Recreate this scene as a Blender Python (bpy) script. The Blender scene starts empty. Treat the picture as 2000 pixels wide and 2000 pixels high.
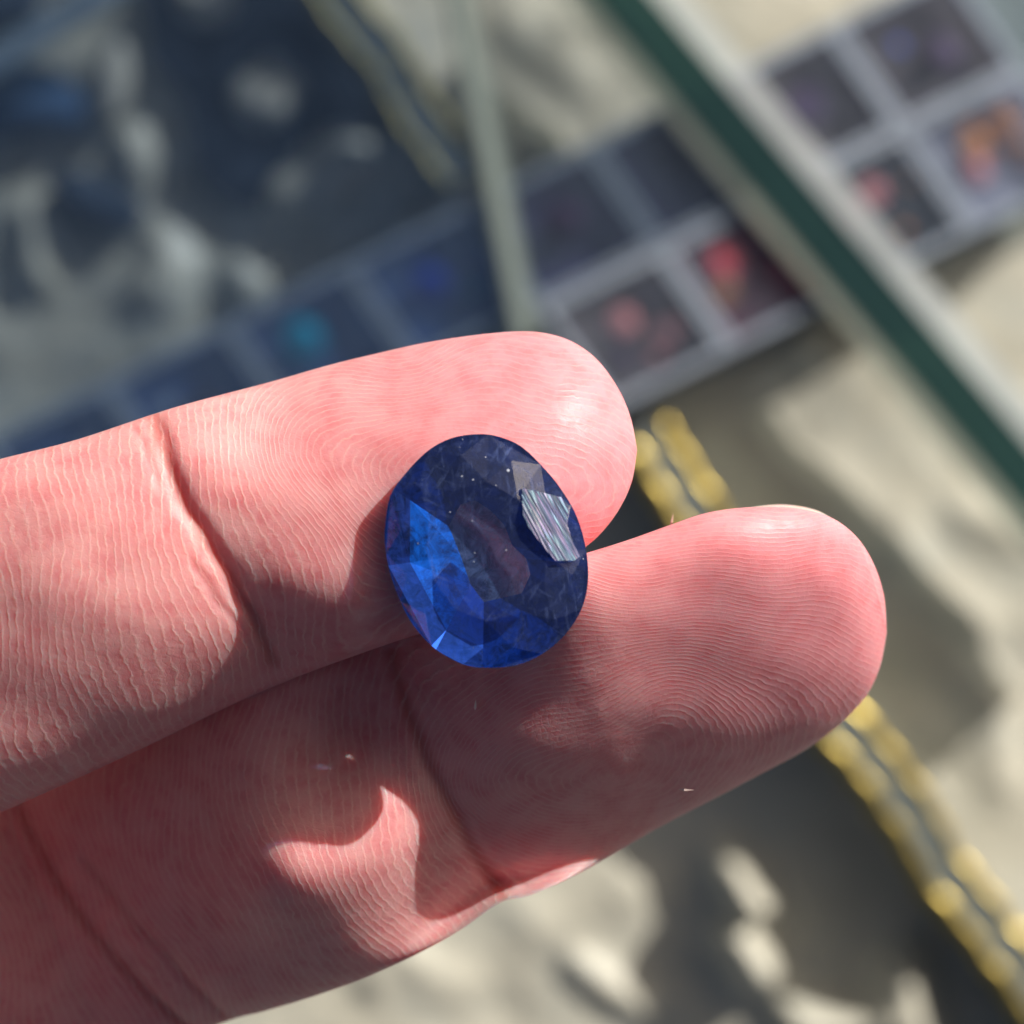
import bpy, math, random
import numpy as np
from mathutils import Vector, noise as mn

random.seed(7)
rng = np.random.default_rng(7)
SC = bpy.context.scene
COL = SC.collection
R = math.radians

# ------------------------------------------------------------------ camera, sky, sun, exposure
# 1 unit = 1 cm.  The table top is z = 0, the fingers are held about 44 cm above it.
HZ = 44.6            # height of the hand plane
CD = 18.0            # camera to hand plane
CW = 6.9             # width seen on the hand plane
CZ = HZ + CD
cam = bpy.data.cameras.new('camera')
camo = bpy.data.objects.new('camera', cam)
COL.objects.link(camo)
camo.location = (0, 0, CZ)
cam.sensor_width = 36
cam.lens = 36 * CD / CW
cam.clip_start = 0.5
cam.clip_end = 2000
cam.dof.use_dof = True
cam.dof.focus_distance = CD - 0.25
cam.dof.aperture_fstop = (cam.lens / 1000) / 0.335
SC.camera = camo

SUN_AZ = R(46)       # counter-clockwise from +x
SUN_EL = R(22.5)
sun_dir = Vector((math.cos(SUN_EL) * math.cos(SUN_AZ), math.cos(SUN_EL) * math.sin(SUN_AZ), math.sin(SUN_EL)))
world = bpy.data.worlds.new('World')
SC.world = world
world.use_nodes = True
wn = world.node_tree.nodes
sky = wn.new('ShaderNodeTexSky')
sky.sky_type = 'NISHITA'
sky.sun_disc = False
sky.sun_elevation = SUN_EL
sky.sun_rotation = R(90) - SUN_AZ
sky.dust_density = 7.0
sky.air_density = .7
sky.ozone_density = .6
world.node_tree.links.new(sky.outputs[0], wn['Background'].inputs[0])
wn['Background'].inputs[1].default_value = 0.05
sl = bpy.data.lights.new('sun', 'SUN')
sl.energy = 5.0
sl.angle = R(0.5)
sl.color = (1.0, 0.95, 0.90)
so = bpy.data.objects.new('sun', sl)
COL.objects.link(so)
so.rotation_euler = sun_dir.to_track_quat('Z', 'Y').to_euler()
so.location = sun_dir * 100
SC.view_settings.view_transform = 'Standard'
SC.view_settings.look = 'None'
SC.view_settings.gamma = 1
SC.view_settings.exposure = 0.22
SC.cycles.use_denoising = True
SC.cycles.max_bounces = 10
SC.cycles.transparent_max_bounces = 16
SC.cycles.sample_clamp_indirect = 4
SC.render.engine = 'CYCLES'

# ------------------------------------------------------------------ helpers
def P(px, py, z):
    """a point at height z; the frame is 1932 units wide"""
    k = CW * (CZ - z) / CD / 1932
    return Vector(((px - 966) * k, (966 - py) * k, z))

def H(px, py, z=0.0):
    return P(px, py, HZ + z)

def link(name, me, mat=None, parent=None, smooth=False):
    o = bpy.data.objects.new(name, me)
    COL.objects.link(o)
    if mat is not None:
        for m in (mat if isinstance(mat, (list, tuple)) else [mat]):
            me.materials.append(m)
    if parent is not None:
        o.parent = parent
    if smooth:
        me.polygons.foreach_set('use_smooth', [True] * len(me.polygons))
    return o

def mesh(name, v, f):
    me = bpy.data.meshes.new(name)
    me.from_pydata([tuple(p) for p in v], [], f)
    me.update()
    return me

def tag(o, label=None, cat=None, group=None, kind=None):
    if label: o['label'] = label
    if cat: o['category'] = cat
    if group: o['group'] = group
    if kind: o['kind'] = kind
    return o

def empty(name, loc, rz=0):
    o = bpy.data.objects.new(name, None)
    COL.objects.link(o)
    o.location = loc
    o.rotation_euler = (0, 0, rz)
    o.empty_display_size = 0.3
    return o

class NT:
    def __init__(s, name):
        s.m = bpy.data.materials.new(name)
        s.m.use_nodes = True
        s.t = s.m.node_tree
        s.p = s.t.nodes['Principled BSDF']
        s.out = s.t.nodes['Material Output']
    def n(s, typ, **kw):
        nd = s.t.nodes.new(typ)
        for k, v in kw.items():
            setattr(nd, k, v)
        return nd
    def l(s, a, b):
        s.t.links.new(a, b)
    def put(s, sock, v):
        if isinstance(v, bpy.types.NodeSocket): s.l(v, sock)
        else: sock.default_value = v
    def math(s, op, a, b=None, c=None, clamp=False):
        nd = s.n('ShaderNodeMath', operation=op, use_clamp=clamp)
        for i, v in enumerate((a, b, c)):
            if v is not None: s.put(nd.inputs[i], v)
        return nd.outputs[0]
    def noise(s, scale, detail=3, rough=.55, vec=None, dist=0):
        nd = s.n('ShaderNodeTexNoise')
        nd.inputs['Scale'].default_value = scale
        nd.inputs['Detail'].default_value = detail
        nd.inputs['Roughness'].default_value = rough
        nd.inputs['Distortion'].default_value = dist
        if vec is None: vec = s.obj()
        s.l(vec, nd.inputs['Vector'])
        return nd.outputs['Fac']
    def obj(s):
        if not hasattr(s, '_tc'): s._tc = s.n('ShaderNodeTexCoord')
        return s._tc.outputs['Object']
    def mapped(s, scale=(1,1,1), rot=(0,0,0)):
        m = s.n('ShaderNodeMapping')
        m.inputs['Scale'].default_value = scale
        m.inputs['Rotation'].default_value = rot
        s.l(s.obj(), m.inputs['Vector'])
        return m.outputs[0]
    def ramp(s, fac, stops, interp='LINEAR'):
        nd = s.n('ShaderNodeValToRGB')
        cr = nd.color_ramp
        cr.interpolation = interp
        while len(cr.elements) < len(stops): cr.elements.new(0.5)
        for e, (p, c) in zip(cr.elements, stops):
            e.position = p
            e.color = (*c, 1) if len(c) == 3 else c
        s.l(fac, nd.inputs[0])
        return nd.outputs[0]
    def mixc(s, fac, a, b):
        nd = s.n('ShaderNodeMix', data_type='RGBA')
        s.put(nd.inputs[0], fac)
        s.put(nd.inputs[6], a if isinstance(a, bpy.types.NodeSocket) else (*a, 1))
        s.put(nd.inputs[7], b if isinstance(b, bpy.types.NodeSocket) else (*b, 1))
        return nd.outputs[2]
    def mixs(s, fac, a, b):
        nd = s.n('ShaderNodeMixShader')
        s.put(nd.inputs[0], fac)
        s.l(a, nd.inputs[1]); s.l(b, nd.inputs[2])
        return nd.outputs[0]
    def bump(s, h, strength=.5, dist=.01, nrm=None):
        nd = s.n('ShaderNodeBump')
        nd.inputs['Strength'].default_value = strength
        nd.inputs['Distance'].default_value = dist
        s.l(h, nd.inputs['Height'])
        if nrm is not None: s.l(nrm, nd.inputs['Normal'])
        return nd.outputs[0]
    def schlick(s, f0):
        g = s.n('ShaderNodeNewGeometry')
        dt = s.n('ShaderNodeVectorMath', operation='DOT_PRODUCT')
        s.l(g.outputs['Normal'], dt.inputs[0]); s.l(g.outputs['Incoming'], dt.inputs[1])
        q = s.math('SUBTRACT', 1.0, s.math('ABSOLUTE', dt.outputs['Value']))
        return s.math('MULTIPLY_ADD', s.math('POWER', q, 5.0), 1 - f0, f0, clamp=True)
    def attr(s, name):
        return s.n('ShaderNodeAttribute', attribute_name=name).outputs['Fac']

def simple(name, col, rough=.5, metal=0, noise_amt=.12, nscale=3, bump=.0, bscale=20, **kw):
    t = NT(name)
    c = t.mixc(t.noise(nscale), tuple(max(0, x * (1 - noise_amt)) for x in col), tuple(min(1, x * (1 + noise_amt)) for x in col))
    t.l(c, t.p.inputs['Base Color'])
    t.p.inputs['Roughness'].default_value = rough
    t.p.inputs['Metallic'].default_value = metal
    for k, v in kw.items():
        t.p.inputs[k].default_value = v
    if bump:
        t.l(t.bump(t.noise(bscale, 4), bump, .05), t.p.inputs['Normal'])
    return t.m

def clear_mat(name, tint, ior=1.45, rough=.03, haze=0.0, haze_col=(.8,.85,.9)):
    """thin clear sheet: tinted see-through with a Fresnel reflection and a trace of surface haze"""
    t = NT(name)
    tr = t.n('ShaderNodeBsdfTransparent'); tr.inputs[0].default_value = (*tint, 1)
    gl = t.n('ShaderNodeBsdfGlossy'); gl.inputs['Roughness'].default_value = rough
    s = t.mixs(t.schlick(((ior - 1) / (ior + 1)) ** 2), tr.outputs[0], gl.outputs[0])
    if haze:
        df = t.n('ShaderNodeBsdfDiffuse'); df.inputs[0].default_value = (*haze_col, 1)
        f = t.math('MULTIPLY', t.noise(1.2, 3), haze * 2)
        s = t.mixs(f, s, df.outputs[0])
    t.l(s, t.out.inputs[0])
    return t.m

def catmull(pts, n=12, closed=False):
    pts = [np.array(p, float) for p in pts]
    out = []
    N = len(pts)
    rngi = range(N) if closed else range(N - 1)
    for i in rngi:
        if closed:
            p0, p1, p2, p3 = pts[(i-1) % N], pts[i], pts[(i+1) % N], pts[(i+2) % N]
        else:
            p0, p1, p2, p3 = pts[max(i-1, 0)], pts[i], pts[i+1], pts[min(i+2, N-1)]
        for j in range(n):
            t = j / n
            out.append(0.5 * ((2*p1) + (-p0+p2)*t + (2*p0-5*p1+4*p2-p3)*t*t + (-p0+3*p1-3*p2+p3)*t**3))
    if not closed: out.append(pts[-1])
    return np.array(out)

def sst(a, b, x):
    t = np.clip((x - a) / (b - a), 0, 1)
    return t * t * (3 - 2 * t)

# ------------------------------------------------------------------ setting: table under the cloth
m_table = simple('table_paint', (.30, .29, .26), .6, bump=.2)
T = 160
tb = link('table_top', mesh('table_top', [(-T,-T,-1.2),(T,-T,-1.2),(T,T,-1.2),(-T,T,-1.2)], [(0,1,2,3)]), m_table)
tag(tb, kind='structure')

# ------------------------------------------------------------------ crumpled satin cloth
def seg_d(X, Y, a, b):
    ax, ay = a; bx, by = b
    dx, dy = bx-ax, by-ay
    L = dx*dx + dy*dy + 1e-9
    t = np.clip(((X-ax)*dx + (Y-ay)*dy) / L, 0, 1)
    return np.hypot(X-ax-t*dx, Y-ay-t*dy)

def vnoise(X, Y, s, seed):
    r = np.random.default_rng(seed)
    g = r.random((80, 80))
    x = X / s + 40.3; y = Y / s + 40.7
    xi = np.floor(x).astype(int); yi = np.floor(y).astype(int)
    fx = x - xi; fy = y - yi
    fx = fx*fx*(3-2*fx); fy = fy*fy*(3-2*fy)
    g00 = g[xi % 80, yi % 80]; g10 = g[(xi+1) % 80, yi % 80]
    g01 = g[xi % 80, (yi+1) % 80]; g11 = g[(xi+1) % 80, (yi+1) % 80]
    return (g00*(1-fx)+g10*fx)*(1-fy) + (g01*(1-fx)+g11*fx)*fy

# fold features given as (x0,y0,x1,y1, width, height cm) on the picture's 1932 grid
FOLDS = [
    (1375,1640,1410,1700,42,2.3), (1385,1790,1420,1850,40,2.1), (1060,1800,1230,1930,30,.8),
    (1690,1840,1730,1960,55,2.4), (1500,1925,1640,1900,40,2.0), (700,1880,760,1830,36,.6),
    (1000,1740,1180,1700,60,.35), (1500,640,1700,700,50,.5), (1260,720,1420,760,60,.35),
    (1560,900,1700,960,50,.8), (1730,1030,1860,1160,45,.9), (1790,1220,1900,1320,50,.5),
    (1880,1310,1900,1480,40,.9), (1450,820,1560,1000,40,.6), (1850,960,1960,1000,45,.7),
    (1330,820,1420,900,55,.4), (1700,1330,1760,1400,40,.3),
    (235,270,250,300,45,.9), (330,450,345,470,50,.8), (470,190,520,150,45,1.9), (400,20,450,0,40,1.8),
    (560,350,640,300,60,1.6), (690,300,720,290,50,1.9), (30,400,60,520,45,1.0), (300,520,330,530,50,.7), (470,500,490,540,45,.8),
    (1000,60,1100,150,60,.7), (960,250,1020,260,50,.6), (1100,60,1180,20,40,.6),
]
N = 430
half = 21
xs = np.linspace(-half, half, N)
X, Y = np.meshgrid(xs, xs)
k0 = CW * CZ / CD / 1932
PX = X / k0 + 966; PY = 966 - Y / k0
WX = PX + 70 * (vnoise(X, Y, 2.2, 1) - .5); WY = PY + 70 * (vnoise(X, Y, 2.2, 2) - .5)
Z = 0.35 * vnoise(X, Y, 3.0, 3) + .16 * vnoise(X + Y*.6, Y - X*.3, 1.3, 4) + .05 * vnoise(X, Y, .7, 5)
rid = 1 - np.abs(2 * vnoise(X*.8 + Y*.5, Y*.8 - X*.5, 2.6, 6) - 1)
Z += .10 * rid ** 3
rid = 1 - np.abs(2 * vnoise(X*.9 - Y*.35, Y*1.1 + X*.2, 1.7, 9) - 1)
Z += .06 * rid ** 3
for _ in range(520):
    bx, by = rng.uniform(-half, half, 2); bw = rng.uniform(.3, 1.0); ba = rng.uniform(-.5, .9) * bw * .55
    Z += ba * np.exp(-(((X-bx)**2 + (Y-by)**2 * rng.uniform(.5, 2)) / bw**2) ** 1.4)
for (x0, y0, x1, y1, w, h) in FOLDS:
    if x0 < 800 and y0 < 700: h *= 1.7
    if x0 > 1200 and y0 < 1500: h *= .5
    if x0 > 1200 and y0 >= 1500: h *= 1.9
    d = seg_d(WX, WY, (x0, y0), (x1, y1))
    Z += h * np.exp(-(d / w) ** 2)
Z = Z * .38 - .48
v = np.stack([X.ravel(), Y.ravel(), Z.ravel()], 1)
idx = np.arange(N*N).reshape(N, N)
f = np.stack([idx[:-1,:-1].ravel(), idx[:-1,1:].ravel(), idx[1:,1:].ravel(), idx[1:,:-1].ravel()], 1)
me = bpy.data.meshes.new('satin_cloth')
me.from_pydata(v.tolist(), [], f.tolist())
t = NT('cream_satin')
c = t.ramp(t.noise(.35, 4, .6), [(.3, (.52,.50,.40)), (.5, (.60,.58,.47)), (.72, (.55,.56,.48))])
t.l(c, t.p.inputs['Base Color'])
t.p.inputs['Roughness'].default_value = .38
t.p.inputs['Sheen Weight'].default_value = .2
t.l(t.bump(t.noise(3.0, 4, .6), .5, .12), t.p.inputs['Normal'])
m_cloth = t.m
cloth = link('satin_cloth', me, m_cloth, smooth=True)
tag(cloth, 'crumpled cream satin cloth spread under the glass panes and gem boxes', 'cloth')

# ------------------------------------------------------------------ generic solid makers
def boxmesh(name, cx, cy, z0, z1, ux, uy, L, W, bev=0.0):
    """box centred at cx,cy, long axis (ux,uy) length L, width W, bevelled top"""
    u = Vector((ux, uy)).normalized(); n = Vector((-u.y, u.x))
    rings = []
    prof = [(W/2, z0), (W/2, z1 - bev), (W/2 - bev, z1)] if bev else [(W/2, z0), (W/2, z1)]
    vs = []
    for (w, z) in prof:
        dL = L/2 - (W/2 - w)
        for (a, b) in ((-1,-1),(1,-1),(1,1),(-1,1)):
            p = Vector((cx, cy)) + u * a * dL + n * b * w
            vs.append((p.x, p.y, z))
    fs = [(3,2,1,0)]
    for r in range(len(prof)-1):
        for i in range(4):
            j = (i+1) % 4
            fs.append((r*4+i, r*4+j, (r+1)*4+j, (r+1)*4+i))
    b = (len(prof)-1)*4
    fs.append((b, b+1, b+2, b+3))
    return mesh(name, vs, fs)

# ------------------------------------------------------------------ raised case rim with gold trim
m_gold = simple('gold_metal', (.44, .34, .09), .33, 1.0, .25, 1.2, bump=.3, bscale=3)
m_gold2 = simple('shaded_gold', (.13, .11, .04), .36, 1.0, .3, 1.2, bump=.3, bscale=3)  # same gold darkened, the upper trim's shade put into its colour
m_rim = simple('rim_glass', (.16, .17, .15), .35, 0, .1)
m_rimgap = simple('rim_grey', (.22, .26, .26), .4, 0, .1)
RZ = 2.1
def gl(px, py, z): return P(px, py, z)
def gold_trim(p0, p1, ph, label, RZ=1.85, m_gold=m_gold):
    a = gl(*p0, RZ); b = gl(*p1, RZ)
    mid_ = (a + b) / 2; base = Vector((mid_.x, mid_.y, 0))
    trim = empty('gold_trim', base)
    tag(trim, label, 'trim')
    d = (b - a); L = d.length; d = d / L
    n = Vector((-d.y, d.x, 0))
    M = int(L * 7)
    def path(off):
        out = []
        for i in range(M):
            q = i / (M - 1) * L
            wob = .07 * math.sin(q * 1.35 + ph) + .03 * math.sin(q * 2.9 + 1 + off) + .03 * math.sin(q * 6.1 + off * 3)
            out.append(a + d * q + n * (off + wob))
        return out
    def tube(name, pts, rx, rz, mat, seg=12):
        vs, fs = [], []
        for i, p in enumerate(pts):
            q = (pts[min(i+1, M-1)] - pts[max(i-1, 0)]).normalized(); nn = Vector((-q.y, q.x, 0))
            k = 1 + .05 * math.sin(i * .37 + ph) + .02 * math.sin(i * .83)
            for j in range(seg):
                t_ = 2 * math.pi * j / seg
                vs.append(p - base + nn * (rx * k * math.cos(t_)) + Vector((0, 0, rz * math.sin(t_) + .04 * math.sin(i * .13) + .012 * math.sin(i * .57 + ph))))
        for i in range(M-1):
            for j in range(seg):
                fs.append((i*seg+j, i*seg+(j+1) % seg, (i+1)*seg+(j+1) % seg, (i+1)*seg+j))
        fs.append(tuple(range(seg))[::-1]); fs.append(tuple((M-1)*seg + j for j in range(seg)))
        link(name, mesh(name, vs, fs), mat, trim, True)
    tube('gold_band', path(-.42), .21, .12, m_gold)
    tube('gold_band', path(.42), .22, .12, m_gold)  # second band models the trim's reflection in the glass
    tube('rim_core', path(0), .34, .08, m_rimgap)
    vs, fs = [], []
    pa = path(0)
    for i, p in enumerate(pa):
        for (w, z) in ((.45, -.9), (.45, RZ - .12), (-.45, RZ - .12), (-.45, -.9)):
            v_ = p + n * w; vs.append(Vector((v_.x, v_.y, z)) - base)
    for i in range(M-1):
        for j in range(4):
            fs.append((i*4+j, i*4+(j+1) % 4, (i+1)*4+(j+1) % 4, (i+1)*4+j))
    link('upstand', mesh('upstand', vs, fs), m_rim, trim)
gold_trim((1207,822), (2100,2095), .6, 'raised case rim with a wavy gold band and its modelled reflection running from between the fingertips to the lower right corner')
gold_trim((500,-190), (872,338), 2.0, 'dim gold banded rim under the shading pane at the top, left of the thin glass edge', 1.6, m_gold2)

# ------------------------------------------------------------------ gem boxes on a clear shelf
BZ = .45
U = Vector((228, -112)); V = Vector((-135, -195)); P0 = Vector((1198, 622))
def lat(i, j):
    q = P0 + U * i + V * j
    return P(q.x, q.y, BZ + .9)
m_plastic = clear_mat('clear_plastic', (.93,.95,.97), 1.5, .08, .28, (.72,.78,.88))
m_lidp = clear_mat('box_lid_plastic', (.90,.93,.96), 1.5, .12, .07, (.50,.56,.68))
m_lip = NT('plastic_lip')
m_lip.p.inputs['Base Color'].default_value = (.42,.47,.52,1)
m_lip.p.inputs['Roughness'].default_value = .22
m_lip.l(m_lip.mixc(m_lip.noise(1.5), (.40,.47,.57), (.66,.74,.84)), m_lip.p.inputs['Base Color'])
m_lip.p.inputs['Transmission Weight'].default_value = .25
m_lip = m_lip.m
uu = (lat(1,0) - lat(0,0)); vv_ = (lat(0,1) - lat(0,0))
pitch_u = uu.length; pitch_v = vv_.length
ud = uu.normalized(); vd = vv_.normalized()

shelf = empty('glass_shelf', lat(1, .5) - Vector((0, 0, .98)))
tag(shelf, 'clear glass shelf carrying the two rows of small gem boxes', 'shelf')
c4 = []
for (a, b) in ((-7.6,-.56),(5.6,-.56),(5.6,1.56),(-7.6,1.56)):
    p = lat(a, b); c4.append(Vector((p.x, p.y, 0)))
vs = [Vector((p.x, p.y, BZ - .25)) - shelf.location for p in c4] + [Vector((p.x, p.y, BZ - .05)) - shelf.location for p in c4]
fs = [(3,2,1,0),(4,5,6,7)] + [(i, (i+1) % 4, 4+(i+1) % 4, 4+i) for i in range(4)]
m_shelf = clear_mat('shelf_glass', (.80,.86,.90), 1.5, .05, .10, (.45,.52,.62))
link('pane', mesh('pane', vs, fs), m_shelf, shelf)

def quadprism(corners0, z0, z1, top=True, bottom=True):
    vs = [(*c, z0) for c in corners0] + [(*c, z1) for c in corners0]
    fs = [(i, (i+1) % 4, 4+(i+1) % 4, 4+i) for i in range(4)]
    if top: fs.append((4,5,6,7))
    if bottom: fs.append((3,2,1,0))
    return vs, fs
def frame_mesh(name, hu, hv, w, z0, z1):
    def c(a, b): return (ud.x*a + vd.x*b, ud.y*a + vd.y*b)
    o = [c(-hu,-hv), c(hu,-hv), c(hu,hv), c(-hu,hv)]
    i_ = [c(-hu+w,-hv+w), c(hu-w,-hv+w), c(hu-w,hv-w), c(-hu+w,hv-w)]
    vs = [(*p, z0) for p in o] + [(*p, z1) for p in o] + [(*p, z1) for p in i_] + [(*p, z0) for p in i_]
    fs = []
    for k in range(4):
        j = (k+1) % 4
        fs += [(k, j, 4+j, 4+k), (4+k, 4+j, 8+j, 8+k), (8+k, 8+j, 12+j, 12+k), (12+k, 12+j, j, k)]
    return mesh(name, vs, fs)
hu, hv = pitch_u*.487, pitch_v*.487
me_wall = frame_mesh('box_wall', hu, hv, .10, .06, 1.0)
me_lip = frame_mesh('box_lip', hu+.012, hv+.012, .17, 1.0, 1.14)
vs, fs = quadprism([(ud.x*a*(hu-.11) + vd.x*b*(hv-.11), ud.y*a*(hu-.11) + vd.y*b*(hv-.11)) for a, b in ((-1,-1),(1,-1),(1,1),(-1,1))], .0, .60)
me_foam = mesh('foam_pad', vs, fs)
vs, fs = quadprism([(ud.x*a*(hu-.10) + vd.x*b*(hv-.10), ud.y*a*(hu-.10) + vd.y*b*(hv-.10)) for a, b in ((-1,-1),(1,-1),(1,1),(-1,1))], 1.05, 1.10)
me_top = mesh('box_lid', vs, fs); me_top.materials.append(m_lidp)
me_wall.materials.append(m_plastic); me_lip.materials.append(m_lip)

def foam(name, col): return simple(name, col, .85, 0, .2, 2, bump=.4, bscale=12)
foams = {'slate': foam('slate_foam', (.10,.18,.42)), 'plum': foam('plum_foam', (.13,.10,.24)),
         'brown': foam('brown_foam', (.12,.09,.09)), 'pale': foam('pale_foam', (.38,.38,.46)), 'wine': foam('wine_foam', (.30,.05,.08)), 'dark': foam('dark_foam', (.03,.05,.06))}
def stone_mat(name, col):
    t = NT(name)
    t.l(t.mixc(t.noise(6), col, tuple(min(1, x*1.7+.02) for x in col)), t.p.inputs['Base Color'])
    t.p.inputs['Roughness'].default_value = .06
    t.p.inputs['Specular IOR Level'].default_value = 1.0
    t.p.inputs['Specular Tint'].default_value = (*[min(1, x*1.4+.08) for x in col], 1)
    t.p.inputs['IOR'].default_value = 1.8
    return t.m
stone_mats = {'red': stone_mat('red_stone', (.88,.05,.07)), 'pink': stone_mat('pink_stone', (.78,.24,.24)),
              'orange': stone_mat('orange_stone', (.95,.27,.07)), 'blue': stone_mat('blue_stone', (.02,.06,.42)),
              'teal': stone_mat('teal_stone', (.01,.26,.40)), 'violet': stone_mat('violet_stone', (.06,.035,.08)),
              'white': stone_mat('white_stone', (.55,.6,.72))}
view = Vector((0, 0, 1))
halfv = (sun_dir + view).normalized()
def cut_stone(name, loc, r, mat, glint=True, rot=0.0, parent=None):
    """small round brilliant: table, crown ring, girdle, pavilion. Tilted so one crown facet faces between sun and lens"""
    n = 8
    vs, fs = [], []
    for (rr, z) in ((.52*r, .34*r), (r, .05*r), (r, -.02*r)):
        for i in range(n):
            a = 2*math.pi*i/n
            vs.append(Vector((rr*math.cos(a), rr*math.sin(a), z)))
    vs.append(Vector((0, 0, -.62*r)))
    fs.append(tuple(range(n)))
    for k in range(2):
        for i in range(n):
            j = (i+1) % n
            fs.append((k*n+j, k*n+i, (k+1)*n+i, (k+1)*n+j))
    for i in range(n): fs.append((2*n+(i+1) % n, 2*n+i, 3*n))
    me = mesh(name, vs, fs)
    me.materials.append(mat)
    o = bpy.data.objects.new(name, me); COL.objects.link(o)
    o.location = loc
    if glint:
        q = halfv.to_track_quat('Z', 'Y')
        o.rotation_mode = 'QUATERNION'
        from mathutils import Quaternion
        o.rotation_quaternion = q @ Quaternion((0, 0, 1), rot)
    else:
        o.rotation_euler = (random.uniform(-.5, .5), random.uniform(-.5, .5), rot)
    return o

# (i, j, foam, words, stones [(du, dv, radius, colour, glint)])
BOXES = [
 (0,0,'brown','gem box with dusky pink stones just above the right end of the upper finger',[(-.1,.25,.34,'pink',0),(.5,-.3,.30,'pink',0),(-.5,-.4,.3,'violet',0),(.05,-.65,.22,'pink',0),(.6,.45,.26,'violet',0)]),
 (1,0,'wine','gem box with bright red stones against the left side of the green glass edge',[(-.35,.4,.45,'red',0),(.5,-.2,.38,'red',1),(.35,.6,.3,'pink',0),(-.7,-.1,.3,'orange',0),(.75,-.6,.3,'red',0)]),
 (2,0,'dark','gem box with loose orange brown stones just right of the green glass edge',[(.15,.35,.34,'pink',0),(.3,-.55,.16,'orange',1),(.85,.25,.15,'orange',1),(-.6,.1,.3,'pink',0)]),
 (3,0,'pale','pale gem box crowded with orange stones at the right edge of the picture',[(-.3,.3,.36,'orange',0),(.1,.1,.13,'orange',0),(-.5,-.15,.3,'pink',0),(.5,.5,.34,'orange',0),(-.1,.7,.14,'orange',1),(.5,-.2,.3,'orange',0)]),
 (0,1,'plum','plum lined gem box directly right of the thin glass edge, above the pink one',[(.0,.0,.6,'violet',0)]),
 (1,1,'plum','plum lined gem box touching the green glass edge, above the red one',[(-.3,.3,.4,'violet',0),(.3,-.1,.4,'violet',0)]),
 (2,1,'brown','brown grey gem box between the green glass edge and the box with the blue glint',[(0,0,.5,'violet',0)]),
 (3,1,'brown','brown gem box with one blue glinting stone near the top right corner',[(-.35,.3,.17,'blue',1),(.3,-.2,.45,'violet',0)]),
 (-1,1,'slate','slate blue gem box immediately left of the thin glass edge',[(-.2,.1,.5,'blue',0),(.5,-.3,.3,'teal',0)]),
 (-2,1,'slate','gem box with a teal stone above the middle of the upper finger',[(-.3,.2,.6,'teal',0)]),
 (-3,1,'slate','dull slate gem box left of the teal one, above the upper finger',[(0,0,.4,'violet',0),(-.6,.2,.3,'white',0)]),
 (-4,1,'slate','gem box at the left edge of the picture resting above the upper finger',[(.2,0,.4,'white',0)]),
]
SNAME = {'red':'ruby red','pink':'dusky pink','orange':'orange','blue':'deep blue','teal':'dark teal','violet':'dark violet','white':'milky white'}
WHERE = {(0,0):'pink box above upper fingertip',(1,0):'red box left of green edge',(2,0):'box right of green edge',
 (3,0):'pale box at right border',(0,1):'plum box by thin edge',(1,1):'plum box above red stones',(2,1):'grey brown box near top',
 (3,1):'brown box, top right corner',(-1,1):'slate box by thin edge',(-2,1):'teal box above finger',(-3,1):'dull slate box above finger',(-4,1):'box at left border'}
for (i, j, fm, words, stones) in BOXES:
    c = lat(i, j); c.z = BZ
    root = empty('gem_box', c)
    tag(root, words, 'gem box', 'small clear gem boxes in two rows')
    for me_, nm in ((me_wall, 'wall'), (me_lip, 'lip'), (me_top, 'lid')):
        o = bpy.data.objects.new(nm, me_); COL.objects.link(o); o.parent = root
    fo = me_foam.copy(); fo.materials.clear(); fo.materials.append(foams[fm])
    o = bpy.data.objects.new('foam_pad', fo); COL.objects.link(o); o.parent = root
    used = {}
    for (a, b, r, col, g) in stones:
        p = c + ud * a * 1.2 + vd * b * 1.2
        p.z = BZ + .56 + r * .62
        st = cut_stone('loose_stone', p, r, stone_mats[col], bool(g), random.uniform(0, 3))
        side = ('right' if a > .2 else 'left' if a < -.2 else 'middle')
        vert = ('upper' if b > .15 else 'lower' if b < -.15 else 'central')
        size = 'tiny glinting' if r < .2 else ('small' if r < .37 else 'larger')
        tag(st, f'{size} {SNAME[col]} stone, {vert} {side}, in {WHERE[(i,j)]}', 'gemstone', 'loose stones in the gem boxes')

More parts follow.
